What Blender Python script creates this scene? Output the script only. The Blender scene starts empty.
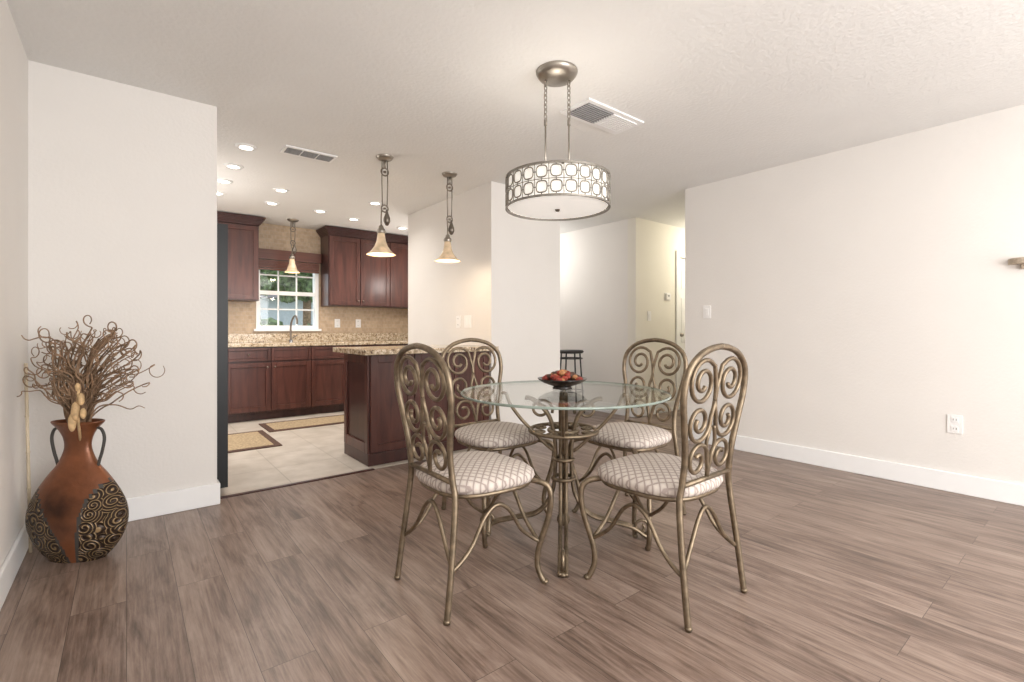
import bpy, math, random
from mathutils import Vector, Matrix
random.seed(7)
sc = bpy.context.scene
try:
    sc.view_settings.view_transform = 'Standard'
    sc.view_settings.look = 'None'
    sc.view_settings.exposure = 0.0
except Exception: pass
H = 2.44
# ---------------------------------------------------------------- materials
def newmat(name):
    m = bpy.data.materials.new(name); m.use_nodes = True
    nt = m.node_tree
    return m, nt, nt.nodes['Principled BSDF']
def N(nt, t, **kw):
    n = nt.nodes.new(t)
    for k, v in kw.items(): setattr(n, k, v)
    return n
def coords(nt, scale=(1,1,1), rot=(0,0,0), loc=(0,0,0)):
    tc = N(nt, 'ShaderNodeTexCoord'); mp = N(nt, 'ShaderNodeMapping')
    mp.inputs['Scale'].default_value = scale; mp.inputs['Rotation'].default_value = rot
    mp.inputs['Location'].default_value = loc
    nt.links.new(tc.outputs['Object'], mp.inputs['Vector'])
    return mp.outputs['Vector']
def ramp(nt, fac, stops):
    r = N(nt, 'ShaderNodeValToRGB')
    while len(r.color_ramp.elements) < len(stops): r.color_ramp.elements.new(0.5)
    for e, (p, c) in zip(r.color_ramp.elements, stops):
        e.position = p; e.color = (*c, 1)
    nt.links.new(fac, r.inputs['Fac'])
    return r.outputs['Color']
def simple(name, col, rough=0.5, metal=0.0, var=0.08, nscale=12, bump=0.0, bscale=80, emit=None, es=0, spec=0.5, nsc3=None):
    m, nt, b = newmat(name)
    v = coords(nt, nsc3 or (1,1,1))
    no = N(nt, 'ShaderNodeTexNoise'); no.inputs['Scale'].default_value = nscale; no.inputs['Detail'].default_value = 4
    nt.links.new(v, no.inputs['Vector'])
    lo = tuple(max(0, c*(1-var)) for c in col); hi = tuple(min(1, c*(1+var)) for c in col)
    nt.links.new(ramp(nt, no.outputs['Fac'], [(0.3, lo), (0.7, hi)]), b.inputs['Base Color'])
    b.inputs['Roughness'].default_value = rough; b.inputs['Metallic'].default_value = metal
    b.inputs['Specular IOR Level'].default_value = spec
    if bump:
        n2 = N(nt, 'ShaderNodeTexNoise'); n2.inputs['Scale'].default_value = bscale; n2.inputs['Detail'].default_value = 3
        nt.links.new(v, n2.inputs['Vector'])
        bp = N(nt, 'ShaderNodeBump'); bp.inputs['Strength'].default_value = bump; bp.inputs['Distance'].default_value = 0.01
        nt.links.new(n2.outputs['Fac'], bp.inputs['Height']); nt.links.new(bp.outputs['Normal'], b.inputs['Normal'])
    if emit:
        b.inputs['Emission Color'].default_value = (*emit, 1); b.inputs['Emission Strength'].default_value = es
    return m
M = {}
M['wall'] = simple('wall_paint', (0.79,0.762,0.73), 0.75, var=0.012, nscale=3, bump=0.12, bscale=60, spec=0.3)
M['wallw'] = simple('wall_paint_warm', (0.80,0.77,0.70), 0.75, var=0.012, nscale=3, bump=0.12, bscale=60, spec=0.3)
M['ceil'] = simple('ceiling_paint', (0.81,0.805,0.79), 0.9, var=0.012, nscale=4, bump=0.3, bscale=45, spec=0.2)
M['trim'] = simple('trim_white', (0.88,0.88,0.88), 0.4, var=0.01)
M['plate'] = simple('plate_white', (0.87,0.86,0.85), 0.35, var=0.01)
M['dark'] = simple('dark_slot', (0.05,0.045,0.04), 0.6)
M['black'] = simple('black_gloss', (0.008,0.008,0.009), 0.35, var=0.1, spec=0.3)
M['bowl'] = simple('bowl_lacquer', (0.022,0.015,0.012), 0.25, var=0.1)
M['blackm'] = simple('black_metal', (0.015,0.014,0.014), 0.45, var=0.1)
M['iron'] = simple('antique_bronze', (0.225,0.175,0.12), 0.40, 0.8, var=0.3, nscale=30)
M['nickel'] = simple('brushed_nickel', (0.36,0.33,0.29), 0.34, 0.95, var=0.1)
M['lattice'] = simple('lattice_silver', (0.27,0.25,0.22), 0.4, 0.6, var=0.1)
M['pewter'] = simple('pewter', (0.22,0.19,0.16), 0.38, 0.9, var=0.15)
M['steel'] = simple('steel', (0.35,0.35,0.36), 0.25, 1.0, var=0.05)
M['knob'] = simple('knob_bronze', (0.25,0.2,0.17), 0.35, 0.9)
M['vent'] = simple('vent_grey', (0.36,0.36,0.36), 0.6)
M['ventd'] = simple('vent_dark', (0.08,0.08,0.08), 0.7)
M['rugd'] = simple('rug_border', (0.10,0.055,0.04), 0.95, var=0.3, nscale=60, bump=0.4, bscale=200)
M['rugt'] = simple('rug_tan', (0.42,0.32,0.20), 0.95, var=0.3, nscale=50, bump=0.4, bscale=200)
M['twig'] = simple('dried_twig', (0.26,0.165,0.10), 0.8, var=0.45, nscale=20)
M['bamboo'] = simple('bamboo', (0.62,0.52,0.38), 0.55, var=0.15, nscale=20)
M['pod'] = simple('dried_pod', (0.56,0.38,0.20), 0.7, var=0.3, nscale=40)
M['candle'] = simple('shelf_wood', (0.46,0.38,0.29), 0.6, var=0.2, nsc3=(1,8,8))
M['potr'] = simple('potpourri_red', (0.27,0.035,0.02), 0.6, var=0.5, nscale=60, bump=0.5)
M['poto'] = simple('potpourri_tan', (0.40,0.18,0.07), 0.6, var=0.4, nscale=60, bump=0.5)
M['shade'] = simple('fabric_shade', (0.85,0.83,0.78), 0.8, emit=(1,0.94,0.85), es=0.55, var=0.03, nscale=80)
M['diff'] = simple('diffuser_glass', (0.85,0.83,0.80), 0.4, emit=(1,0.95,0.88), es=0.42, var=0.01)
M['pshade'] = simple('pendant_glass', (0.55,0.42,0.28), 0.25, emit=(1,0.72,0.45), es=0.18, var=0.3, nscale=18)
M['bulb'] = simple('bulb_glow', (1,0.9,0.8), 0.5, emit=(1,0.88,0.7), es=9, var=0)
M['can'] = simple('can_glow', (1,1,1), 0.5, emit=(1,0.95,0.88), es=9, var=0)
M['leaf'] = simple('foliage', (0.13,0.19,0.08), 0.7, var=0.9, nscale=7, bump=1.0, bscale=14)
M['lawn'] = simple('lawn', (0.22,0.30,0.14), 0.9, var=0.3)
M['fence'] = simple('neighbor_siding', (0.50,0.54,0.60), 0.8, var=0.1)
M['roof'] = simple('neighbor_roof', (0.18,0.17,0.17), 0.8, var=0.2)

# wood planks
m, nt, b = newmat('vinyl_plank_floor'); M['floor'] = m
v = coords(nt, rot=(0,0,math.radians(90)))
br = N(nt, 'ShaderNodeTexBrick'); br.offset = 0.37; br.offset_frequency = 2
br.inputs['Color1'].default_value = (0,0,0,1); br.inputs['Color2'].default_value = (1,1,1,1)
br.inputs['Mortar'].default_value = (0.5,0.5,0.5,1)
br.inputs['Scale'].default_value = 1; br.inputs['Mortar Size'].default_value = 0.0010; br.inputs['Mortar Smooth'].default_value = 0.2
br.inputs['Brick Width'].default_value = 1.22; br.inputs['Row Height'].default_value = 0.165; br.inputs['Bias'].default_value = 0
nt.links.new(v, br.inputs['Vector'])
off = N(nt, 'ShaderNodeVectorMath', operation='MULTIPLY_ADD')
nt.links.new(br.outputs['Color'], off.inputs[0]); off.inputs[1].default_value = (17,9,5); nt.links.new(v, off.inputs[2])
def fnoise(scale3, sc, det, rough, dist):
    mp = N(nt, 'ShaderNodeMapping'); mp.inputs['Scale'].default_value = scale3; nt.links.new(off.outputs[0], mp.inputs['Vector'])
    n = N(nt, 'ShaderNodeTexNoise'); n.inputs['Scale'].default_value = sc; n.inputs['Detail'].default_value = det; n.inputs['Roughness'].default_value = rough; n.inputs['Distortion'].default_value = dist
    nt.links.new(mp.outputs[0], n.inputs['Vector']); return n.outputs['Fac']
g1 = fnoise((2.6,60,1), 1.6, 6, 0.65, 0.25)     # fine crisp grain
g2 = fnoise((1.3,6,1), 1.5, 6, 0.65, 0.9)       # blotches / cathedral
g3 = fnoise((1.6,22,1), 1.5, 6, 0.65, 0.8)      # mid streaks
def madd(a, k, c):
    n = N(nt, 'ShaderNodeMath', operation='MULTIPLY_ADD'); nt.links.new(a, n.inputs[0]); n.inputs[1].default_value = k
    if isinstance(c, float): n.inputs[2].default_value = c
    else: nt.links.new(c, n.inputs[2])
    return n.outputs[0]
sep = N(nt, 'ShaderNodeSeparateColor'); nt.links.new(br.outputs['Color'], sep.inputs[0])
t1 = madd(sep.outputs[0], 0.12, -0.535)
t2 = madd(g2, 0.85, t1)
t3 = madd(g3, 0.62, t2)
t4 = madd(g1, 0.55, t3)
col = ramp(nt, t4, [(0.24,(0.070,0.045,0.034)),(0.40,(0.145,0.097,0.075)),(0.56,(0.235,0.167,0.133)),(0.80,(0.345,0.262,0.215))])
mx = N(nt, 'ShaderNodeMix', data_type='RGBA'); nt.links.new(br.outputs['Fac'], mx.inputs['Factor'])
nt.links.new(col, mx.inputs['A']); mx.inputs['B'].default_value = (0.06,0.042,0.033,1)
nt.links.new(mx.outputs['Result'], b.inputs['Base Color'])
b.inputs['Roughness'].default_value = 0.36; b.inputs['Specular IOR Level'].default_value = 0.5
bp = N(nt, 'ShaderNodeBump'); bp.inputs['Strength'].default_value = 0.07; bp.inputs['Distance'].default_value = 0.01
nt.links.new(g1, bp.inputs['Height']); nt.links.new(bp.outputs['Normal'], b.inputs['Normal'])

# tile
def tilemat(name, c1, c2, mort, w, h, ms, rough, vert=False, nscale=6, lo=(0.78,0.76,0.73)):
    m, nt, b = newmat(name)
    v = coords(nt, rot=(math.radians(90),0,0) if vert else (0,0,0))
    br = N(nt, 'ShaderNodeTexBrick'); br.offset = 0.0 if not vert else 0.5
    br.inputs['Color1'].default_value = (*c1,1); br.inputs['Color2'].default_value = (*c2,1); br.inputs['Mortar'].default_value = (*mort,1)
    br.inputs['Scale'].default_value = 1; br.inputs['Mortar Size'].default_value = ms
    br.inputs['Brick Width'].default_value = w; br.inputs['Row Height'].default_value = h
    nt.links.new(v, br.inputs['Vector'])
    no = N(nt, 'ShaderNodeTexNoise'); no.inputs['Scale'].default_value = nscale; no.inputs['Detail'].default_value = 6
    nt.links.new(v, no.inputs['Vector'])
    c = ramp(nt, no.outputs['Fac'], [(0.3,lo),(0.7,(1,1,1))])
    mx = N(nt, 'ShaderNodeMix', data_type='RGBA', blend_type='MULTIPLY'); mx.inputs['Factor'].default_value = 1
    nt.links.new(br.outputs['Color'], mx.inputs['A']); nt.links.new(c, mx.inputs['B'])
    nt.links.new(mx.outputs['Result'], b.inputs['Base Color']); b.inputs['Roughness'].default_value = rough
    return m
M['tile'] = tilemat('floor_tile', (0.66,0.60,0.53), (0.61,0.555,0.49), (0.50,0.45,0.39), 0.45, 0.45, 0.004, 0.4)
M['splash'] = tilemat('backsplash_mosaic', (0.60,0.46,0.32), (0.50,0.37,0.25), (0.56,0.46,0.35), 0.05, 0.05, 0.0025, 0.4, True, 25, (0.83,0.81,0.78))

# granite
m, nt, b = newmat('granite'); M['granite'] = m
v = coords(nt)
vo = N(nt, 'ShaderNodeTexVoronoi'); vo.inputs['Scale'].default_value = 90; nt.links.new(v, vo.inputs['Vector'])
no = N(nt, 'ShaderNodeTexNoise'); no.inputs['Scale'].default_value = 28; no.inputs['Detail'].default_value = 6; nt.links.new(v, no.inputs['Vector'])
se = N(nt, 'ShaderNodeSeparateColor'); nt.links.new(vo.outputs['Color'], se.inputs[0])
ad = N(nt, 'ShaderNodeMath', operation='MULTIPLY_ADD'); nt.links.new(se.outputs[0], ad.inputs[0]); ad.inputs[1].default_value = 0.4
nt.links.new(no.outputs['Fac'], ad.inputs[2])
nt.links.new(ramp(nt, ad.outputs[0], [(0.42,(0.14,0.09,0.06)),(0.55,(0.38,0.28,0.17)),(0.75,(0.56,0.45,0.32)),(0.92,(0.72,0.63,0.50))]), b.inputs['Base Color'])
b.inputs['Roughness'].default_value = 0.12

# cherry wood
def woodmat(name, lo, hi, sc3, rough=0.3):
    m, nt, b = newmat(name)
    v = coords(nt, sc3)
    no = N(nt, 'ShaderNodeTexNoise'); no.inputs['Scale'].default_value = 3; no.inputs['Detail'].default_value = 6; no.inputs['Distortion'].default_value = 0.6
    nt.links.new(v, no.inputs['Vector'])
    nt.links.new(ramp(nt, no.outputs['Fac'], [(0.3,lo),(0.7,hi)]), b.inputs['Base Color'])
    b.inputs['Roughness'].default_value = rough
    return m
M['cherry'] = woodmat('cherry_wood', (0.052,0.017,0.013), (0.118,0.040,0.029), (6,6,0.7))
M['cherryd'] = woodmat('cherry_wood_dark', (0.036,0.012,0.010), (0.072,0.025,0.020), (6,6,0.7))
M['blind'] = woodmat('blind_wood', (0.10,0.035,0.023), (0.16,0.055,0.035), (0.7,6,20))

# cushion
m, nt, b = newmat('cushion_fabric'); M['cush'] = m
v = coords(nt, (1,1,0), (0,0,math.radians(45)))
sx = N(nt, 'ShaderNodeSeparateXYZ'); nt.links.new(v, sx.inputs[0])
outs = []
for ax in (0,1):
    pp = N(nt, 'ShaderNodeMath', operation='PINGPONG'); nt.links.new(sx.outputs[ax], pp.inputs[0]); pp.inputs[1].default_value = 0.013
    outs.append(pp.outputs[0])
mn = N(nt, 'ShaderNodeMath', operation='MINIMUM'); nt.links.new(outs[0], mn.inputs[0]); nt.links.new(outs[1], mn.inputs[1])
ml = N(nt, 'ShaderNodeMath', operation='MULTIPLY'); nt.links.new(mn.outputs[0], ml.inputs[0]); ml.inputs[1].default_value = 76
nt.links.new(ramp(nt, ml.outputs[0], [(0.12,(0.33,0.27,0.245)),(0.28,(0.55,0.485,0.435)),(0.8,(0.62,0.56,0.505))]), b.inputs['Base Color'])
b.inputs['Roughness'].default_value = 0.85

# glass (works the same from both faces)
def glassmat(name, tint, base, edgek):
    m = bpy.data.materials.new(name); m.use_nodes = True; nt = m.node_tree; nt.nodes.clear()
    o = N(nt,'ShaderNodeOutputMaterial'); mxs = N(nt,'ShaderNodeMixShader'); t = N(nt,'ShaderNodeBsdfTransparent'); g = N(nt,'ShaderNodeBsdfGlossy')
    lw = N(nt,'ShaderNodeLayerWeight'); lw.inputs['Blend'].default_value = .5
    pw = N(nt,'ShaderNodeMath',operation='POWER'); nt.links.new(lw.outputs['Facing'],pw.inputs[0]); pw.inputs[1].default_value = 4.0
    ma = N(nt,'ShaderNodeMath',operation='MULTIPLY_ADD'); nt.links.new(pw.outputs[0],ma.inputs[0]); ma.inputs[1].default_value = edgek; ma.inputs[2].default_value = base
    t.inputs['Color'].default_value = (*tint,1); g.inputs['Roughness'].default_value = 0.02
    nt.links.new(ma.outputs[0], mxs.inputs[0]); nt.links.new(t.outputs[0], mxs.inputs[1]); nt.links.new(g.outputs[0], mxs.inputs[2])
    nt.links.new(mxs.outputs[0], o.inputs['Surface'])
    return m
M['glass'] = glassmat('table_glass', (0.97,0.985,0.975), .03, .55)
M['edge'] = simple('glass_edge', (0.26,0.32,0.28), 0.08, var=0.2, spec=0.8)
M['wglass'] = glassmat('window_glass', (0.97,0.98,0.98), .03, .3)

# vase
M['vasebr'] = simple('vase_copper', (0.17,0.060,0.025), 0.32, 0.35, var=0.75, nscale=5, bump=0.2, bscale=30)
m, nt, b = newmat('vase_scroll'); M['vasesc'] = m
v = coords(nt, (1,0.6,1))
vo = N(nt, 'ShaderNodeTexVoronoi'); vo.inputs['Scale'].default_value = 17; nt.links.new(v, vo.inputs['Vector'])
ml = N(nt, 'ShaderNodeMath', operation='MULTIPLY'); nt.links.new(vo.outputs['Distance'], ml.inputs[0]); ml.inputs[1].default_value = 34
sb = N(nt,'ShaderNodeVectorMath',operation='SUBTRACT'); nt.links.new(v, sb.inputs[0]); nt.links.new(vo.outputs['Position'], sb.inputs[1])
sp_ = N(nt,'ShaderNodeSeparateXYZ'); nt.links.new(sb.outputs[0], sp_.inputs[0])
at = N(nt,'ShaderNodeMath',operation='ARCTAN2'); nt.links.new(sp_.outputs[2], at.inputs[0]); nt.links.new(sp_.outputs[0], at.inputs[1])
ad2 = N(nt,'ShaderNodeMath',operation='ADD'); nt.links.new(ml.outputs[0], ad2.inputs[0]); nt.links.new(at.outputs[0], ad2.inputs[1])
sn = N(nt, 'ShaderNodeMath', operation='SINE'); nt.links.new(ad2.outputs[0], sn.inputs[0])
nt.links.new(ramp(nt, sn.outputs[0], [(0.40,(0.035,0.020,0.013)),(0.9,(0.34,0.23,0.12))]), b.inputs['Base Color'])
b.inputs['Roughness'].default_value = 0.4; b.inputs['Metallic'].default_value = 0.4
bp = N(nt,'ShaderNodeBump'); bp.inputs['Strength'].default_value = 0.5; bp.inputs['Distance'].default_value = 0.01
nt.links.new(sn.outputs[0], bp.inputs['Height']); nt.links.new(bp.outputs['Normal'], b.inputs['Normal'])

# ---------------------------------------------------------------- mesh builder
def cr(pts, n=8, closed=False):
    P = [Vector(p) for p in pts]; out = []
    L = len(P); segs = L if closed else L-1
    for i in range(segs):
        if closed: p0,p1,p2,p3 = P[(i-1)%L],P[i],P[(i+1)%L],P[(i+2)%L]
        else: p0,p1,p2,p3 = P[max(i-1,0)],P[i],P[i+1],P[min(i+2,L-1)]
        for k in range(n):
            t = k/n
            out.append(0.5*((2*p1)+(-p0+p2)*t+(2*p0-5*p1+4*p2-p3)*t*t+(-p0+3*p1-3*p2+p3)*t*t*t))
    if not closed: out.append(P[-1])
    return out
class B:
    def __init__(s): s.v=[]; s.f=[]; s.m=[]; s.sm=[]; s.mats=[]
    def mi(s,k):
        if k not in s.mats: s.mats.append(k)
        return s.mats.index(k)
    def add(s, vs, fs, mat, smooth):
        o=len(s.v); s.v += [tuple(v) for v in vs]
        for i,f in enumerate(fs):
            s.f.append([o+j for j in f]); s.m.append(s.mi(mat if isinstance(mat,str) else mat[i])); s.sm.append(smooth)
    def box(s,x0,x1,y0,y1,z0,z1,mat):
        vs=[(x,y,z) for z in (z0,z1) for y in (y0,y1) for x in (x0,x1)]
        s.add(vs,[(0,2,3,1),(4,5,7,6),(0,1,5,4),(2,6,7,3),(0,4,6,2),(1,3,7,5)],mat,False)
    def tube(s,pts,r,mat,closed=False,n=8,taper=None):
        P=[Vector(p) for p in pts]; L=len(P); vs=[]; fs=[]
        T=[]
        for i in range(L):
            a=P[(i-1)%L] if (closed or i>0) else P[i]; c=P[(i+1)%L] if (closed or i<L-1) else P[i]
            d=c-a; T.append(d.normalized() if d.length>1e-9 else (T[-1] if T else Vector((0,0,1))))
        up=Vector((0,0,1)) if abs(T[0].z)<0.9 else Vector((1,0,0))
        nn=(up-T[0]*up.dot(T[0])).normalized()
        for i in range(L):
            nn=(nn-T[i]*nn.dot(T[i]))
            if nn.length<1e-6: nn=T[i].orthogonal()
            nn.normalize(); bb=T[i].cross(nn)
            rr = r if taper is None else r*(1+(taper-1)*i/(L-1))
            for k in range(n):
                a=2*math.pi*k/n; vs.append(P[i]+nn*rr*math.cos(a)+bb*rr*math.sin(a))
        for i in range(L if closed else L-1):
            j=(i+1)%L
            for k in range(n):
                k2=(k+1)%n; fs.append((i*n+k,i*n+k2,j*n+k2,j*n+k))
        if not closed:
            fs.append(tuple(range(n-1,-1,-1))); fs.append(tuple((L-1)*n+k for k in range(n)))
        s.add(vs,fs,mat,True)
    def lathe(s,prof,c,mat,seg=32,sx=1,sy=1,rot=0,matf=None,smooth=True):
        vs=[];fs=[];ms=[]
        for (r,z) in prof:
            for k in range(seg):
                a=2*math.pi*k/seg; x=r*sx*math.cos(a); y=r*sy*math.sin(a)
                X=x*math.cos(rot)-y*math.sin(rot); Y=x*math.sin(rot)+y*math.cos(rot)
                vs.append((c[0]+X,c[1]+Y,c[2]+z))
        for i in range(len(prof)-1):
            for k in range(seg):
                k2=(k+1)%seg; fs.append((i*seg+k,i*seg+k2,(i+1)*seg+k2,(i+1)*seg+k))
                if matf:
                    a=2*math.pi*(k+.5)/seg; ms.append(matf(prof[i][0]*math.cos(a)*sx, prof[i][0]*math.sin(a)*sy, prof[i][1]))
        s.add(vs,fs,ms if matf else mat,smooth)
    def cyl(s,c,r,h,mat,seg=24):
        s.lathe([(0.0001,0),(r,0)],c,mat,seg,smooth=False); s.lathe([(r,0),(r,h)],c,mat,seg); s.lathe([(r,h),(0.0001,h)],c,mat,seg,smooth=False)
    def sph(s,c,r,mat,sx=1,sy=1,sz=1,seg=16):
        s.lathe([(r*math.sin(math.pi*i/10)+1e-5,-r*sz*math.cos(math.pi*i/10)) for i in range(11)],c,mat,seg,sx,sy)
    def obj(s,name,loc=(0,0,0),rz=0,parent=None,bevel=0):
        me=bpy.data.meshes.new(name); me.from_pydata(s.v,[],s.f)
        for k in s.mats: me.materials.append(M[k])
        me.polygons.foreach_set('material_index',s.m); me.polygons.foreach_set('use_smooth',s.sm); me.update()
        o=bpy.data.objects.new(name,me); sc.collection.objects.link(o); o.location=loc; o.rotation_euler=(0,0,rz)
        if parent: o.parent=parent
        if bevel:
            md=o.modifiers.new('bevel','BEVEL'); md.width=bevel; md.segments=2; md.limit_method='ANGLE'
        return o
def boxobj(name,x0,x1,y0,y1,z0,z1,mat,bevel=0):
    b=B(); b.box(x0,x1,y0,y1,z0,z1,mat); return b.obj(name,bevel=bevel)

# ---------------------------------------------------------------- room shell
XL=-0.39; XR=4.26; YS=3.45; YB=6.85; YR=-3.2; XK=3.51
boxobj('floor',XL-.15,8.6,YR-.15,YB+.15,-0.1,0.0,'floor')
boxobj('floor_kitchen_tile',XL,2.63,3.56,YB,0.0,0.004,'tile')
boxobj('trim_threshold',0.44,1.48,3.535,3.565,0.0,0.008,'cherryd')
boxobj('ceiling',XL-.15,8.6,YR-.15,YB+.15,H,H+.12,'ceil')
boxobj('wall_left',XL-.12,XL,YR,YB,0,H,'wall')
boxobj('wall_partition',XL,0.435,YS,YS+.12,0,H,'wall')
boxobj('wall_right',XR,XR+.12,YR,2.63,0,H,'wall')
boxobj('wall_hall_south',XR+.12,8.4,2.51,2.63,0,H,'wallw')
boxobj('wall_hall_east',8.4,8.52,2.51,3.9,0,H,'wallw')
boxobj('wall_hall_side',4.85,4.97,3.78,YB,0,H,'wall')
boxobj('wall_pantry',2.63,XK,3.60,5.285,0,H,'wall')
boxobj('wall_kitchen_side',XK-.1,XK,5.285,YB,0,H,'wall')
boxobj('wall_corridor_end',XK,4.97,YB,YB+.12,0,H,'wall')
dx0,dx1=5.78,6.56
boxobj('wall_hall_north',4.85,dx0,3.66,3.78,0,H,'wallw'); boxobj('wall_hall_north_far',dx1,8.4,3.66,3.78,0,H,'wallw'); boxobj('wall_hall_header',dx0,dx1,3.66,3.78,2.04,H,'wallw')
b=B(); b.box(dx0+.002,dx1-.002,3.69,3.73,0.005,2.037,'trim')
for (z0,z1) in ((.15,.75),(.9,1.5),(1.62,1.92)):
    for (a,c) in ((dx0+.1,dx0+.35),(dx0+.43,dx1-.1)):
        b.box(a,c,3.683,3.69,z0,z1,'trim')
b.sph((dx0+.06,3.655,1.0),.028,'nickel'); b.obj('door_1',bevel=.004)
b=B(); b.box(dx0-.08,dx0,3.64,3.66,0,2.12,'trim'); b.box(dx1,dx1+.08,3.64,3.66,0,2.12,'trim'); b.box(dx0,dx1,3.64,3.66,2.04,2.12,'trim'); b.obj('trim_door',bevel=.004)
# kitchen back wall w/ window
wx0,wx1,wz0,wz1=1.29,2.06,1.08,2.06
b=B()
b.box(XL,wx0,YB,YB+.12,0,H,'splash'); b.box(wx1,XK,YB,YB+.12,0,H,'splash'); b.box(wx0,wx1,YB,YB+.12,0,wz0,'splash'); b.box(wx0,wx1,YB,YB+.12,wz1,H,'splash')
b.obj('wall_kitchen_back')
b=B(); t=.045
b.box(wx0,wx0+t,YB-.02,YB+.1,wz0,wz1,'trim'); b.box(wx1-t,wx1,YB-.02,YB+.1,wz0,wz1,'trim')
b.box(wx0+t,wx1-t,YB-.02,YB+.1,wz0,wz0+t,'trim'); b.box(wx0+t,wx1-t,YB-.02,YB+.1,wz1-t,wz1,'trim')
zm=(wz0+wz1)/2-.02; b.box(wx0+t,wx1-t,YB+.01,YB+.06,zm-.025,zm+.025,'trim')
for i in (1,2):
    x=wx0+t+(wx1-wx0-2*t)*i/3; b.box(x-.009,x+.009,YB+.03,YB+.05,wz0+t,wz1-t,'trim')
for z in ((wz0+t+zm)/2,(wz1-t+zm)/2): b.box(wx0+t,wx1-t,YB+.03,YB+.05,z-.009,z+.009,'trim')
b.box(wx0-.03,wx1+.03,YB-.05,YB,wz0-.03,wz0,'trim')
b.box(wx0+t,wx1-t,YB+.055,YB+.059,wz0+t,wz1-t,'wglass')
b.obj('window_1',bevel=.003)
b=B(); b.box(wx0-.018,wx1+.018,YB-.085,YB-.022,1.97,2.10,'blind')
for i in range(5): b.box(wx0+.01,wx1-.01,YB-.075,YB-.028,1.965-.02*(i+1),1.972-.02*i-.008,'blind')
b.box(wx0+.01,wx1-.01,YB-.075,YB-.028,1.835,1.86,'blind')
b.obj('window_blind',bevel=.002)
# rear wall (behind the camera) with patio window
b=B(); b.box(XL,0.3,YR-.12,YR,0,H,'wall'); b.box(3.6,XR,YR-.12,YR,0,H,'wall'); b.box(0.3,3.6,YR-.12,YR,2.15,H,'wall'); b.box(0.3,3.6,YR-.12,YR,0,.3,'wall'); b.obj('wall_rear')
b=B()
for x in (0.3,1.37,2.45,3.53): b.box(x,x+.07,YR-.1,YR-.03,.3,2.15,'trim')
for z in (.3,2.08): b.box(.37,3.53,YR-.1,YR-.03,z,z+.07,'trim')
b.obj('window_2')
# baseboards
def bbx(name,x0,x1,y,dirn):
    b=B(); y0,y1=(y-.016,y) if dirn<0 else (y,y+.016)
    b.box(x0,x1,y0,y1,0,.13,'trim'); b.obj(name,bevel=.005)
def bby(name,x,y0,y1,dirn):
    b=B(); x0,x1=(x-.016,x) if dirn<0 else (x,x+.016)
    b.box(x0,x1,y0,y1,0,.13,'trim'); b.obj(name,bevel=.005)
bby('baseboard_left',XL,YR,YS-.016,1); bbx('baseboard_partition',XL,.451,YS,-1); bby('baseboard_partition_end',.435,YS,YS+.08,1)
bby('baseboard_right',XR,YR,2.63,-1); bbx('baseboard_right_end',XR-.016,XR+.12,2.63,1)
bby('baseboard_hall_side',4.85,3.66,YB,-1); bbx('baseboard_hall_north',4.85,dx0-.08,3.66,-1)
bbx('baseboard_pantry',2.63,XK,3.60,-1); bby('baseboard_pantry_side',XK,3.60,YB,1)
bbx('baseboard_rear',XL,XR,YR,1)

# ---------------------------------------------------------------- kitchen
def doorfront(b,x0,x1,y,z0,z1,mat='cherry',fr=.055,knob=None):
    g=.004; x0+=g;x1-=g;z0+=g;z1-=g
    b.box(x0,x0+fr,y-.02,y,z0,z1,mat); b.box(x1-fr,x1,y-.02,y,z0,z1,mat)
    b.box(x0+fr,x1-fr,y-.02,y,z0,z0+fr,mat); b.box(x0+fr,x1-fr,y-.02,y,z1-fr,z1,mat)
    b.box(x0+fr,x1-fr,y-.010,y,z0+fr,z1-fr,mat)
    if knob: b.sph((knob[0],y-.032,knob[1]),.013,'knob',seg=10)
YF=6.25
b=B(); b.box(XL+.005,XK-.11,YF,YB-.005,.1,.87,'cherryd'); b.box(XL+.005,XK-.11,YF+.07,YB-.005,.004,.1,'cherryd')
edges=[-.38,.02,.42,.86,1.335,1.79,2.24,2.69,3.10,3.395]
for i in range(len(edges)-1):
    a,c=edges[i],edges[i+1]
    doorfront(b,a,c,YF,.70,.86,fr=.03,knob=None if 1.3<a<2.0 else ((a+c)/2,.78))
    doorfront(b,a,c,YF,.115,.69,knob=((c-.04) if i%2 else (a+.04),.63))
b.obj('kitchen_base_cabinets',bevel=.003)
b=B(); b.box(XL+.005,XK-.11,YF-.03,YB-.005,.87,.91,'granite'); b.box(XL+.005,wx0-.05,YB-.03,YB-.005,.91,1.02,'granite'); b.box(wx0-.05,XK-.11,YB-.03,YB-.005,.91,1.02,'granite')
b.obj('kitchen_countertop',bevel=.004)
def upper(name,x0,x1,splits,zb):
    b=B(); yf=6.52; zt=2.33
    b.box(x0,x1,yf,YB-.004,zb,zt,'cherryd')
    for i in range(len(splits)-1):
        a,c=splits[i],splits[i+1]; doorfront(b,a,c,yf,zb+.01,zt-.01,knob=((c-.035) if i%2==0 else (a+.035),zb+.07))
    n=6
    for i in range(n):
        o=.012*i+.004; z0=zt+i*.016
        b.box(x0-(o if x0>0 else 0),x1+(o if x1<3 else 0),yf-.02-o,YB-.004,z0,z0+.018,'cherryd')
    b.obj(name,bevel=.002)
upper('kitchen_upper_cabinet',XL+.005,1.26,[-.38,.03,.44,.85,1.255],1.42)
upper('kitchen_upper_cabinet.001',2.09,XK-.11,[2.095,2.52,2.955,3.39],1.39)
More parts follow.
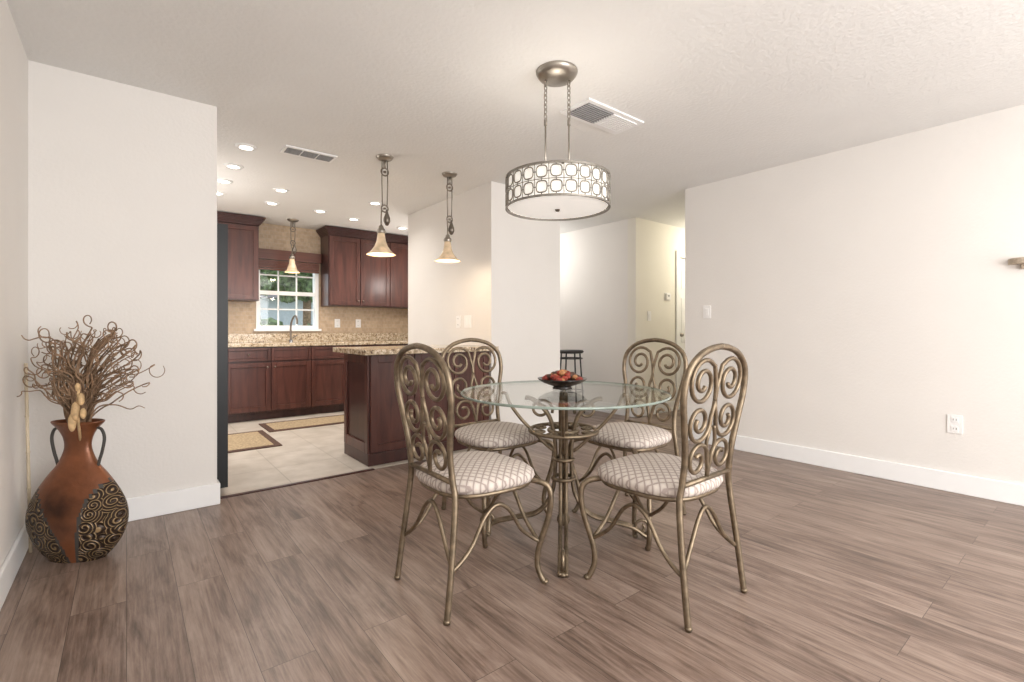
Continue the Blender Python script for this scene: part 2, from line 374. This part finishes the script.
# peninsula
px0,px1,py0,py1=1.48,2.625,3.64,4.16
b=B(); b.box(px0,px1,py0,py1,.0045,.88,'cherryd')
b.box(px0-.012,px1,py0-.012,py0,.0045,.10,'cherryd'); b.box(px0-.012,px0,py0,py1,.0045,.10,'cherryd')
for i in range(3):
    a=px0+(px1-px0)*i/3; c=px0+(px1-px0)*(i+1)/3; doorfront(b,a,c,py0,.105,.875,'cherry',fr=.06)
b.box(px0-.014,px0,py0,py0+.06,.1,.88,'cherry'); b.box(px0-.014,px0,py1-.06,py1,.1,.88,'cherry'); b.box(px0-.014,px0,py0+.06,py1-.06,.1,.18,'cherry'); b.box(px0-.014,px0,py0+.06,py1-.06,.80,.88,'cherry')
b.box(px0-.10,px1,py0-.16,py1+.03,.88,.92,'granite')
b.obj('kitchen_peninsula',bevel=.003)
# fridge
b=B(); b.box(-.28,.44,3.60,4.48,.02,1.76,'black'); b.box(.445,.515,3.60,4.03,.05,1.755,'black'); b.box(.445,.515,4.04,4.48,.05,1.755,'black')
for y in (3.99,4.08): b.tube(cr([(.515,y,.5),(.555,y,.52),(.56,y,1.0),(.555,y,1.48),(.515,y,1.5)],6),.012,'black')
for x in (-.23,.39):
    for y in (3.65,4.43): b.cyl((x,y,.004),.02,.02,'dark')
b.obj('refrigerator',bevel=.01)
# faucet
b=B(); fx,fy=1.66,6.66; b.cyl((fx,fy,.9102),.025,.03,'steel')
b.tube(cr([(fx,fy,.93),(fx,fy,1.12),(fx+.02,fy-.03,1.22),(fx+.03,fy-.1,1.245),(fx+.03,fy-.17,1.2),(fx+.03,fy-.18,1.14)],8),.012,'pewter'); b.tube([(fx+.02,fy,.96),(fx+.08,fy,1.0)],.008,'pewter')
b.obj('kitchen_faucet')
# rugs
def rug(name,x0,x1,y0,y1):
    b=B(); b.box(x0,x1,y0,y1,.0042,.013,'rugd'); b.box(x0+.06,x1-.06,y0+.06,y1-.06,.0125,.016,'rugt'); b.obj(name,bevel=.002)
rug('kitchen_rug',.45,1.12,4.78,5.62); rug('kitchen_rug.001',1.16,2.15,5.48,6.02)
# plates
def plate(name,c,axis,w,h,kind):
    b=B()
    def bx(u0,u1,z0,z1,d0,d1,mat):
        if axis=='x-': b.box(c[0]-d1,c[0]-d0,c[1]+u0,c[1]+u1,c[2]+z0,c[2]+z1,mat)
        else: b.box(c[0]+u0,c[0]+u1,c[1]-d1,c[1]-d0,c[2]+z0,c[2]+z1,mat)
    bx(-w/2,w/2,-h/2,h/2,0,.006,'plate')
    if kind=='outlet':
        for z in (-.03,.03):
            bx(-.017,.017,z-.017,z+.017,.006,.009,'plate')
            bx(-.009,-.006,z-.006,z+.006,.009,.0095,'dark'); bx(.006,.009,z-.006,z+.006,.009,.0095,'dark')
    elif kind=='therm': bx(-w/2+.01,w/2-.01,-h/2+.012,h/2-.012,.006,.025,'plate'); bx(-.02,.02,0,.02,.025,.026,'vent')
    else:
        n=kind
        for i in range(n):
            u=(i-(n-1)/2)*.046; bx(u-.016,u+.016,-.033,.033,.006,.010,'plate')
    b.obj(name,bevel=.0015)
plate('wall_outlet',(XR,.665,.45),'x-',.075,.12,'outlet')
plate('light_switch',(XR,2.40,1.236),'x-',.075,.12,1)
plate('light_switch.001',(2.63,3.99,1.15),'x-',.12,.12,2)
plate('wall_outlet.001',(2.63,4.16,1.15),'x-',.075,.12,'outlet')
plate('wall_thermostat',(5.51,3.66,1.50),'y-',.12,.10,'therm')
plate('light_switch.002',(5.12,3.66,1.24),'y-',.075,.12,1)
plate('wall_outlet.002',(2.32,YB,1.16),'y-',.075,.12,'outlet'); plate('wall_outlet.003',(2.62,YB,1.16),'y-',.075,.12,'outlet')

# recessed lights
cans=[(.70,4.07),(.70,4.61),(.70,5.13),(.71,5.62),(1.185,5.11),(1.75,5.74),(1.23,5.70),(2.2,5.9),(2.1,5.0),(2.9,6.0)]
for i,(x,y) in enumerate(cans):
    b=B(); b.lathe([(.045,0),(.07,0),(.075,.006),(.075,.0095)],(x,y,H-.0098),'trim',28); b.lathe([(.0001,.004),(.047,.004)],(x,y,H-.0098),'can',28)
    b.obj('recessed_light')
    l=bpy.data.lights.new('recessed_lamp','SPOT'); l.energy=18; l.color=(1,.94,.87); l.spot_size=math.radians(155); l.spot_blend=.8; l.shadow_soft_size=.06
    o=bpy.data.objects.new('recessed_lamp',l); sc.collection.objects.link(o); o.location=(x,y,H-.03)
# vents
b=B(); x0,x1,y0,y1=.92,1.30,3.83,4.00; z=H
b.box(x0,x1,y0,y1,z-.012,z-.001,'trim')
for k in range(3):
    a=x0+.02+k*.117; b.box(a,a+.105,y0+.025,y1-.025,z-.014,z-.012,'ventd')
    for j in range(5): yy=y0+.03+j*.024; b.box(a,a+.105,yy,yy+.006,z-.018,z-.014,'vent')
b.obj('ceiling_vent')
b=B(); x0,x1,y0,y1=2.13,2.66,1.94,2.18
b.box(x0,x1,y0,y1,z-.012,z-.001,'trim'); xm=(x0+x1)/2
b.box(x0+.03,xm-.005,y0+.03,y1-.03,z-.014,z-.012,'ventd')
for j in range(9): yy=y0+.034+j*.0195; b.box(x0+.03,xm-.005,yy,yy+.006,z-.02,z-.014,'vent')
for j in range(9): yy=y0+.034+j*.0195; b.box(xm+.005,x1-.03,yy,yy+.015,z-.018,z-.012,'trim')
b.obj('ceiling_vent.001')

# ---------------------------------------------------------------- pendants
def pendant(name,x,y,zs,power=8,dx0=-.02,rs=1.0):
    b=B(); b.lathe([(.0001,0),(.02,0),(.055,.012),(.068,.03),(.068,.034)],(x,y,H-.034),'nickel',28)
    top=zs+.20; sxx=x+dx0
    for dx in (-.022,.022): b.tube([(x+dx,y,H-.02),(x+dx*1.1,y,H-.2),(x+dx*.9,y,top+.18)],.0045,'pewter',n=6)
    b.tube([(x,y,H-.03),(x,y,H-.09)],.012,'nickel')
    for zc,rr in ((top+.17,.028),(H-.12,.03)):
        w=[(x+rr*math.cos(a),y,zc+rr*math.sin(a)) for a in [2*math.pi*i/20 for i in range(20)]]; b.tube(w,.006,'pewter',True,6)
        b.cyl((x,y,zc-.006),.012,.012,'pewter',12)
    b.lathe([(.0001,0),(.012,.005),(.027,.035),(.026,.06),(.012,.10),(.006,.13)],(x+.018,y,top+.035),'pewter',16)
    b.tube(cr([(x-.025,y,top+.17),(sxx,y,top+.10),(sxx,y,top+.05),(sxx,y,top)],5),.006,'pewter',n=8)
    b.lathe([(.010,.045),(.018,.035),(.02,.02),(.032,.008),(.036,-.01),(.030,-.02)],(sxx,y,top-.01),'nickel',24)
    b.lathe([(.026,.175),(.030,.15),(.036,.11),(.050,.07),(.078*rs,.03),(.115*rs,.0),(.111*rs,.002),(.074*rs,.034),(.046,.072),(.031,.11),(.026,.15)],(sxx,y,zs),'pshade',36)
    b.sph((sxx,y,zs+.055),.026,'bulb')
    b.obj(name)
    l=bpy.data.lights.new(name+'_lamp','POINT'); l.energy=power; l.color=(1,.82,.6); l.shadow_soft_size=.035
    o=bpy.data.objects.new(name+'_lamp',l); sc.collection.objects.link(o); o.location=(sxx,y,zs+.005)
pendant('pendant_lamp',1.60,3.62,1.66,5,-.03); pendant('pendant_lamp.001',2.22,3.66,1.67,5,-.02); pendant('pendant_lamp.002',1.62,6.40,1.78,2,-.01,.8)

# ---------------------------------------------------------------- chandelier
cx,cy=1.79,1.855; Rr=.272; z0,z1=1.715,1.872
emp=bpy.data.objects.new('drum_chandelier',None); sc.collection.objects.link(emp); emp.location=(0,0,0)
rd=Vector((.7815,-.624,0))
b=B(); b.lathe([(.0001,0),(.03,0),(.09,.012),(.105,.03),(.11,.04),(.11,.048)],(cx-.005,cy,H-.049),'nickel',40)
for s_ in (-1,1):
    px,py=cx-.002+rd.x*.062*s_, cy+rd.y*.062*s_
    zz=H-.05
    for k in range(9):
        ln=[]
        for i in range(14):
            a=2*math.pi*i/14; u=.009*math.cos(a); w=.017*math.sin(a)
            ln.append((px+(u if k%2 else 0),py+(0 if k%2 else u),zz-.012+w))
        b.tube(ln,.0028,'nickel',True,6); zz-=.025
    b.tube([(px,py,zz+.01),(px,py,z1+.0)],.005,'nickel')
    b.cyl((px,py,zz-.01),.009,.03,'nickel',12)
b.tube([(cx-Rr*rd.x,cy-Rr*rd.y,z1-.004),(cx+Rr*rd.x,cy+Rr*rd.y,z1-.004)],.006,'nickel')
b.tube([(cx+Rr*rd.y,cy-Rr*rd.x,z1-.004),(cx-Rr*rd.y,cy+Rr*rd.x,z1-.004)],.006,'nickel')
b.lathe([(.0001,-.022),(.01,-.02),(.014,-.01),(.022,-.004),(.022,.0)],(cx,cy,z0+.004),'nickel',20)
b.obj('canopy_and_stems',parent=emp)
b=B()
for zc in (z0,z1): b.lathe([(Rr-.004,-.005),(Rr+.005,-.005),(Rr+.005,.005),(Rr-.004,.005),(Rr-.004,-.005)],(cx,cy,zc),'lattice',72,smooth=False)
cols=24; rows=2; hh=(z1-z0-.010)/rows
Rq=Rr+.002
for j in range(rows):
    zc=z0+.005+hh*(j+.5)
    for i in range(cols):
        a0=2*math.pi*i/cols; w=2*math.pi/cols*Rr
        pts=[]
        for k in range(20):
            t=2*math.pi*k/20; c_,s_=math.cos(t),math.sin(t)
            e=2/3.0
            u=.38*w*math.copysign(abs(c_)**e,c_); vv=.38*hh*math.copysign(abs(s_)**e,s_)
            a=a0+u/Rr; pts.append((cx+Rq*math.cos(a),cy+Rq*math.sin(a),zc+vv))
        b.tube(pts,.0036,'lattice',True,6)
        for (dz0,dz1) in ((.38,.5),(-.5,-.38)):
            a=a0; b.tube([(cx+Rq*math.cos(a),cy+Rq*math.sin(a),zc+hh*dz0),(cx+Rq*math.cos(a),cy+Rq*math.sin(a),zc+hh*dz1)],.003,'lattice',n=5)
        aa=a0+.38*w/Rr; ab=a0+.62*w/Rr
        b.tube([(cx+Rq*math.cos(aa),cy+Rq*math.sin(aa),zc),(cx+Rq*math.cos(ab),cy+Rq*math.sin(ab),zc)],.003,'lattice',n=5)
        a=a0+math.pi/cols
        b.tube([(cx+Rq*math.cos(a),cy+Rq*math.sin(a),zc-hh*.5),(cx+Rq*math.cos(a),cy+Rq*math.sin(a),zc+hh*.5)],.0022,'lattice',n=5)
ring=[(cx+Rq*math.cos(2*math.pi*i/72),cy+Rq*math.sin(2*math.pi*i/72),(z0+z1)/2) for i in range(72)]
b.tube(ring,.0022,'lattice',True,5)
b.obj('drum_lattice',parent=emp)
b=B(); b.lathe([(Rr-.014,z0+.004),(Rr-.014,z1-.004)],(cx,cy,0),'shade',72); b.obj('fabric_shade',parent=emp)
b=B(); b.lathe([(.0001,z0-.006),(.12,z0-.004),(Rr-.02,z0+.004),(Rr-.008,z0+.008)],(cx,cy,0),'diff',72); b.obj('diffuser',parent=emp)
l=bpy.data.lights.new('chandelier_lamp','POINT'); l.energy=3.0; l.color=(1,.93,.85); l.shadow_soft_size=.08
o=bpy.data.objects.new('chandelier_lamp',l); sc.collection.objects.link(o); o.location=(cx,cy,z0+.095); o.parent=emp

# ---------------------------------------------------------------- chairs
def ylean(z): return -.195-.115*max(0,(z-.47))
def spiral(cx,cz,r0,r1,a0,turn,n=34):
    out=[]
    for i in range(n+1):
        t=i/n; r=r0+(r1-r0)*t; a=math.radians(a0+turn*t)
        x=cx+r*math.cos(a); z=cz+r*math.sin(a); out.append((x,ylean(z),z))
    return out
def chair_mesh():
    b=B()
    for s in (-1,1):
        p=[(.205*s,-.245,0.0),(.198*s,-.22,.2),(.182*s,-.195,.42),(.170*s,ylean(.5),.5),(.170*s,ylean(.6),.6),(.196*s,ylean(.72),.72),(.220*s,ylean(.83),.83),(.205*s,ylean(.92),.92),(.145*s,ylean(.975),.975),(.07*s,ylean(1.0),1.0),(0,ylean(1.008),1.008)]
        b.tube(cr(p,7),.0125,'iron',n=10)
        mir=lambda P:[(x*s,y,z) for (x,y,z) in P]
        b.tube(mir(cr([(0,ylean(.80),.80),(.006,ylean(.86),.86),(.03,ylean(.945),.945)],6)[:-1]+spiral(.100,.872,.092,.020,132,-640,44)),.0085,'iron')
        b.tube(mir(cr([(0,ylean(.80),.80),(.012,ylean(.74),.74)],2)[:-1]+spiral(.098,.722,.080,.018,170,590,40)),.0085,'iron')
        b.tube(mir(cr([(0,ylean(.50),.50),(.006,ylean(.55),.55)],3)[:-1]+spiral(.083,.575,.072,.018,190,-500)),.0085,'iron')
        b.tube(mir(cr([(.012,ylean(.56),.56),(.03,ylean(.635),.635),(.012,ylean(.70),.70)],6)),.0075,'iron')
        # front legs
        p=[(.17*s,.185,.435),(.225*s,.225,.42),(.242*s,.238,.37),(.232*s,.232,.28),(.20*s,.208,.15),(.195*s,.205,.07),(.212*s,.222,.012),(.222*s,.232,.008)]
        b.tube(cr(p,7),.0125,'iron',n=10); b.sph((.218*s,.228,.010),.0145,'iron',seg=10,sz=.7)
        b.sph((.205*s,-.245,.010),.0145,'iron',seg=10,sz=.7)
        b.tube(cr([(.20*s,.205,.18),(.190*s,.17,.205),(.186*s,.12,.25),(.186*s,.06,.34),(.186*s,0,.375),(.186*s,-.06,.34),(.19*s,-.12,.25),(.194*s,-.17,.205),(.199*s,-.218,.18)],6),.0085,'iron')
    b.tube([(-.17,ylean(.495),.495),(.17,ylean(.495),.495)],.010,'iron')
    b.tube(cr([(-.20,.205,.18),(-.12,.20,.25),(-.05,.195,.35),(0,.193,.38),(.05,.195,.35),(.12,.20,.25),(.20,.205,.18)],6),.0085,'iron')
    b.tube(cr([(-.199,-.218,.18),(-.12,-.2,.25),(-.05,-.195,.35),(0,-.193,.38),(.05,-.195,.35),(.12,-.2,.25),(.199,-.218,.18)],6),.0085,'iron')
    def se(k,R_,n=3.0,seg=56):
        t=2*math.pi*k/seg; c_,s_=math.cos(t),math.sin(t); wy=math.copysign(abs(s_)**(2/n),s_); wx=math.copysign(abs(c_)**(2/n),c_)
        return wx*(.222+.018*wy)*R_, wy*.218*R_+.01
    b.tube([(*se(k,.93),.432) for k in range(56)],.011,'iron',True)
    rings=[(.90,.438),(1.0,.444),(1.035,.460),(1.02,.476),(.94,.490),(.75,.503),(.5,.511),(.25,.515),(.001,.516)]
    vs=[];fs=[]
    for (R_,z) in rings:
        for k in range(56): x,y=se(k,R_,3.0 if R_>.5 else 2.3); vs.append((x,y,z))
    for i in range(len(rings)-1):
        for k in range(56):
            k2=(k+1)%56; fs.append((i*56+k,i*56+k2,(i+1)*56+k2,(i+1)*56+k))
    fs.append(tuple(range(55,-1,-1)))
    b.add(vs,fs,'cush',True)
    return b
cb=chair_mesh(); c0=cb.obj('dining_chair',(1.765,1.195,0),0)
for i,(x,y,r) in enumerate([(1.155,1.725,-90),(1.685,2.265,180),(2.28,1.77,90)]):
    o=bpy.data.objects.new('dining_chair.%03d'%(i+1),c0.data); sc.collection.objects.link(o); o.location=(x,y,0); o.rotation_euler=(0,0,math.radians(r))

# ---------------------------------------------------------------- table
tx,ty=1.78,1.80
b=B()
for q in range(4):
    a=math.radians(45+90*q); u=Vector((math.cos(a),math.sin(a),0)); t_=Vector((-math.sin(a),math.cos(a),0))
    P=lambda r,z,o=0:(tx+u.x*r+t_.x*o,ty+u.y*r+t_.y*o,z)
    for o_ in (-.014,.014):
        b.tube(cr([P(.20,.715,o_),P(.15,.70,o_),P(.075,.62,o_),P(.045,.50,o_),P(.042,.36,o_),P(.06,.22,o_),P(.13,.12,o_),P(.25,.085,o_),P(.35,.06,o_),P(.415,.02,o_),P(.44,.012,o_)],7),.010,'iron')
    b.tube([P(.395+(.042-.03*i/26)*math.cos(math.radians(-60+480*i/26)),.062+(.045-.033*i/26)*math.sin(math.radians(-60+480*i/26))) for i in range(27)],.008,'iron')
    b.sph(P(.43,.012),.0155,'iron',sz=.75)
    b.tube([P(.115+(.06-.045*i/30)*math.cos(math.radians(200-520*i/30)),.655+(.055-.04*i/30)*math.sin(math.radians(200-520*i/30))) for i in range(31)],.008,'iron')
    b.tube(cr([P(.05,.44),P(.09,.47),P(.15,.53),P(.22,.60),P(.28,.68),P(.30,.73),P(.32,.738)],6),.009,'iron')
    b.cyl(P(.31,.734),.018,.0058,'pewter',16)
    for sg in (-1,1):
        b.tube([P(.125+(.04-.028*i/26)*math.cos(math.radians(480*i/26)),.549,sg*(.05+(.035-.025*i/26)*math.sin(math.radians(480*i/26)))) for i in range(27)],.006,'iron')
for r_,z_ in ((.175,.548),(.075,.548),(.05,.40),(.055,.30)):
    b.tube([(tx+r_*math.cos(2*math.pi*i/40),ty+r_*math.sin(2*math.pi*i/40),z_) for i in range(40)],.010,'iron',True)
b.tube([(tx,ty,.09),(tx,ty,.70)],.014,'iron',n=12)
b.sph((tx,ty,.085),.035,'iron'); b.sph((tx,ty,.40),.03,'iron')
RG=.535
b.lathe([(.0001,.740),(RG-.004,.740)],(tx,ty,0),'glass',96,smooth=False)
b.lathe([(RG-.004,.740),(RG,.743),(RG,.749),(RG-.004,.752)],(tx,ty,0),'edge',96)
b.lathe([(RG-.004,.752),(.0001,.752)],(tx,ty,0),'glass',96,smooth=False)
b.obj('dining_table')
# bowl
bx,by=1.845,1.875
b=B()
b.lathe([(.0001,0),(.052,0),(.054,.005),(.045,.011),(.06,.017),(.10,.031),(.128,.048),(.134,.056),(.126,.055),(.095,.038),(.05,.024),(.0001,.021)],(bx,by,.7525),'bowl',40)
random.seed(3)
for i in range(50):
    a=random.uniform(0,6.28); r=.096*math.sqrt(random.random()); rr=random.uniform(.014,.023)
    z=.7525+.048+ (0.096-r)*.50
    b.sph((bx+r*math.cos(a),by+r*math.sin(a),z),rr,random.choice(['potr','potr','poto','rugd']),sx=random.uniform(.8,1.2),sz=random.uniform(.6,1),seg=10)
b.obj('potpourri_bowl')

# ---------------------------------------------------------------- vase with twigs
vb=B()
prof=[(.0001,0),(.115,0),(.13,.008),(.17,.05),(.205,.11),(.222,.175),(.215,.245),(.180,.32),(.132,.39),(.092,.44),(.068,.49),(.060,.53),(.068,.57),(.088,.605),(.114,.632),(.118,.641),(.108,.640),(.08,.60),(.05,.55),(.045,.50),(.0001,.49)]
pp=cr([(r,0,z) for r,z in prof],4); prof=[(max(p.x,.0001),max(p.z,0)) for p in pp]
def vm(x,y,z):
    if z<.42:
        bl=.01-.22*(z/.40)**1.3+.03*math.sin(z*9); br_=.055+.02*math.sin(z*14)+.17*(z/.40)**2.2
        if x<bl or x>br_: return 'vasesc'
        if x<bl+.012 or x>br_-.012: return 'dark'
    return 'vasebr'
vb.lathe(prof,(0,0,0),'vasebr',160,1.0,.50,0,vm)
for s in (-1,1):
    vb.tube(cr([(.088*s,0,.612),(.112*s,0,.60),(.124*s,0,.56),(.114*s,0,.50),(.102*s,0,.46),(.094*s,0,.43)],7),.0065,'dark',n=8)
random.seed(29)
for i in range(120):
    th=random.uniform(-.25,math.pi+.25); rr=math.sqrt(random.uniform(.15,1.0))
    ex=.05+.245*rr*math.cos(th); ez=.82+.29*rr*math.sin(th) if math.sin(th)>0 else .80+.10*rr*math.sin(th)
    end=Vector((max(ex,-.19),random.uniform(-.10,.09),ez))
    p0=Vector((random.uniform(-.03,.03),random.uniform(-.015,.015),.57))
    mid=Vector((p0.x+(end.x-p0.x)*.35,(end.y)*.4,p0.z+(end.z-p0.z)*.6+.02))
    base=cr([p0,mid,end],5); pts=[]
    ph=random.uniform(0,6.28); am=random.uniform(.010,.026); fq=random.uniform(4,9)
    for k,q in enumerate(base):
        t=k/(len(base)-1); w=am*min(1,t*2)
        pts.append((q.x+w*math.sin(fq*t*2+ph),q.y+w*.6*math.cos(fq*t*2+ph),q.z+w*math.cos(fq*t*1.7+ph*1.3)))
    c=Vector(pts[-1]); r0=random.uniform(.010,.034); ph=random.uniform(0,6.28); dr=random.choice([-1,1])
    cc=c-Vector((r0*math.cos(ph),0,r0*math.sin(ph)))
    for k in range(1,random.randint(4,9)):
        aa=ph+dr*k*.7; pts.append((max(cc.x+r0*math.cos(aa),-.225),cc.y+k*.004*dr,cc.z+r0*math.sin(aa)))
    vb.tube(cr(pts,3),random.uniform(.0030,.0048),'twig',n=5,taper=.55)
vb.tube(cr([(.02,0,.56),(.10,-.02,.70),(.19,-.02,.72),(.26,-.02,.70),(.30,-.02,.715),(.33,-.02,.705)],5),.004,'twig',n=5,taper=.4)
for (x,z,h,rr) in ((.06,.70,2.2,.020),(.085,.755,1.8,.016),(.045,.65,2.4,.018),(.07,.81,1.6,.012),(.095,.69,1.8,.014)):
    vb.sph((x,-.08,z),rr,'pod',sx=.85,sy=.85,sz=h,seg=10)
vb.tube([(.03,-.02,.55),(.06,-.07,.68),(.075,-.08,.82)],.006,'pod')
vx,vy=-.178,3.055
vb.obj('floor_vase',(vx,vy,0),math.radians(-38.6))
b=B(); b.tube([(XL+.030,3.26,.0),(XL+.012,3.27,.91)],.0065,'bamboo',n=10)
for k in range(5): b.tube([(XL+.030-.018*(.15+k*.19),3.26+.01*(.15+k*.19),.91*(.15+k*.19)-.004),(XL+.030-.018*(.15+k*.19),3.26+.01*(.15+k*.19),.91*(.15+k*.19)+.004)],.008,'bamboo')
b.obj('bamboo_stick')

# ---------------------------------------------------------------- black stool near hall
b=B(); bx,by=4.50,4.42
b.lathe([(.0001,.0),(.15,.0),(.165,.01),(.17,.025),(.16,.04),(.0001,.045)],(bx,by,.765),'blackm',32)
b.tube([(bx+.15*math.cos(i*math.pi/16),by+.15*math.sin(i*math.pi/16),.70) for i in range(32)],.008,'blackm',True)
b.tube([(bx+.17*math.cos(i*math.pi/16),by+.17*math.sin(i*math.pi/16),.28) for i in range(32)],.008,'blackm',True)
for q in range(4):
    a=math.radians(20+90*q); b.tube(cr([(bx+.13*math.cos(a),by+.13*math.sin(a),.775),(bx+.15*math.cos(a),by+.15*math.sin(a),.5),(bx+.19*math.cos(a),by+.19*math.sin(a),.006)],5),.010,'blackm')
b.obj('bar_stool')
# small rounded wall shelf at the edge of the right wall
for (z_,w,yc) in ((1.47,.075,.345),):
    b=B(); vs=[];n=20
    for zz in (0,.035):
        vs+= [(XR,yc-w,z_+zz)]+[(XR-.075*math.sin(math.pi*k/n),yc-w*math.cos(math.pi*k/n),z_+zz) for k in range(1,n)]+[(XR,yc+w,z_+zz)]
    L=n+1; fs=[tuple(range(L)),tuple(range(2*L-1,L-1,-1))]+[(k,k+L,(k+1)%L+L,(k+1)%L) for k in range(L)]
    b.add(vs,fs,'candle',False)
    b.box(XR-.02,XR,yc-.02,yc+.02,z_-.03,z_,'candle')
    b.obj('wall_shelf',bevel=.003)

# ---------------------------------------------------------------- outdoors
boxobj('lawn_ground',-12,20,YB+.2,40,-.35,-.25,'lawn')
def bush(name,x,y,z,r,seed,trunk):
    import bmesh
    from mathutils import noise
    bm=bmesh.new(); bmesh.ops.create_icosphere(bm,subdivisions=5,radius=r)
    for v in bm.verts:
        d=noise.noise(v.co*3/r+Vector((seed,0,0)))*.35+noise.noise(v.co*9/r)*.22+noise.noise(v.co*25/r)*.12; v.co*=1+d
    me=bpy.data.meshes.new(name); bm.to_mesh(me); bm.free(); me.materials.append(M['leaf'])
    o=bpy.data.objects.new(name,me); sc.collection.objects.link(o); o.location=(x,y,z)
    if trunk:
        b=B(); b.tube([(0,0,-.25-z),(.05,0,-r*.2)],.14,'twig'); b.obj('trunk',parent=o)
for (n_,x,y,z,r,s,t_) in (('garden_shrub',2.2,12,.2,1.0,1,0),('garden_shrub.001',4.4,13,.4,.9,2,0),('garden_tree',2.0,15,3.1,1.3,4,1),('garden_tree.001',5.0,18,3.6,1.5,5,1),('garden_tree.002',3.4,20,4.6,1.5,7,1)): bush(n_,x,y,z,r,s,t_)
b=B(); b.box(1.0,11,26,30,-.25,2.6,'fence'); b.add([(0.6,25.5,2.6),(11.4,25.5,2.6),(11.4,30.5,2.6),(0.6,30.5,2.6),(1.2,28,4.0),(10.8,28,4.0)],[(0,1,5,4),(3,4,5,2),(0,4,3),(1,2,5)],'roof',False); b.obj('neighbor_house')

w=bpy.data.worlds.new('World'); sc.world=w; w.use_nodes=True
nt=w.node_tree; bg=nt.nodes['Background']
bg.inputs['Color'].default_value=(.84,.91,1.0,1); bg.inputs['Strength'].default_value=1.9

# ---------------------------------------------------------------- lights
def area(name,loc,rot,sx,sy,e,col=(1,1,1)):
    l=bpy.data.lights.new(name,'AREA'); l.shape='RECTANGLE'; l.size=sx; l.size_y=sy; l.energy=e; l.color=col
    o=bpy.data.objects.new(name,l); sc.collection.objects.link(o); o.location=loc; o.rotation_euler=rot; return o
area('rear_window_fill',(1.95,YR+.05,1.25),(math.radians(90),0,0),3.2,1.8,160,(1,.985,.965))  # unseen area lamp added inside the rear window as soft fill
area('rear_ceiling_fill',(2.0,-1.2,H-.05),(0,0,0),2.5,2.0,44,(1,.97,.935))  # added fill panel under the ceiling behind the camera, no fixture
area('rear_uplight_fill',(1.7,-1.7,1.1),(math.radians(180),0,0),2.4,1.6,58,(1,.98,.955))  # added unseen panel facing up, bounces fill off the ceiling
for n_,loc,e,c_,r_ in (('hall_lamp',(6.2,3.1,2.1),24,(1,.93,.77),.15),('corridor_fill',(4.2,5.2,2.1),20,(1,.97,.93),.15),('kitchen_fill',(.1,5.2,1.7),32,(1,.95,.9),.2),('kitchen_fill.001',(3.12,5.75,1.75),9,(1,.95,.9),.1)):  # kitchen and corridor entries are fill lamps added out of sight, without fixtures
    l=bpy.data.lights.new(n_,'POINT'); l.energy=e; l.color=c_; l.shadow_soft_size=r_
    o=bpy.data.objects.new(n_,l); sc.collection.objects.link(o); o.location=loc

# ---------------------------------------------------------------- camera
cam=bpy.data.cameras.new('camera'); co=bpy.data.objects.new('camera',cam); sc.collection.objects.link(co)
co.location=(0,0,1.072); co.rotation_euler=(math.radians(90),0,math.radians(-38.6))
cam.sensor_width=36; cam.lens=36*483/1024; cam.shift_y=-11.5/1024; cam.clip_start=.02
sc.camera=co
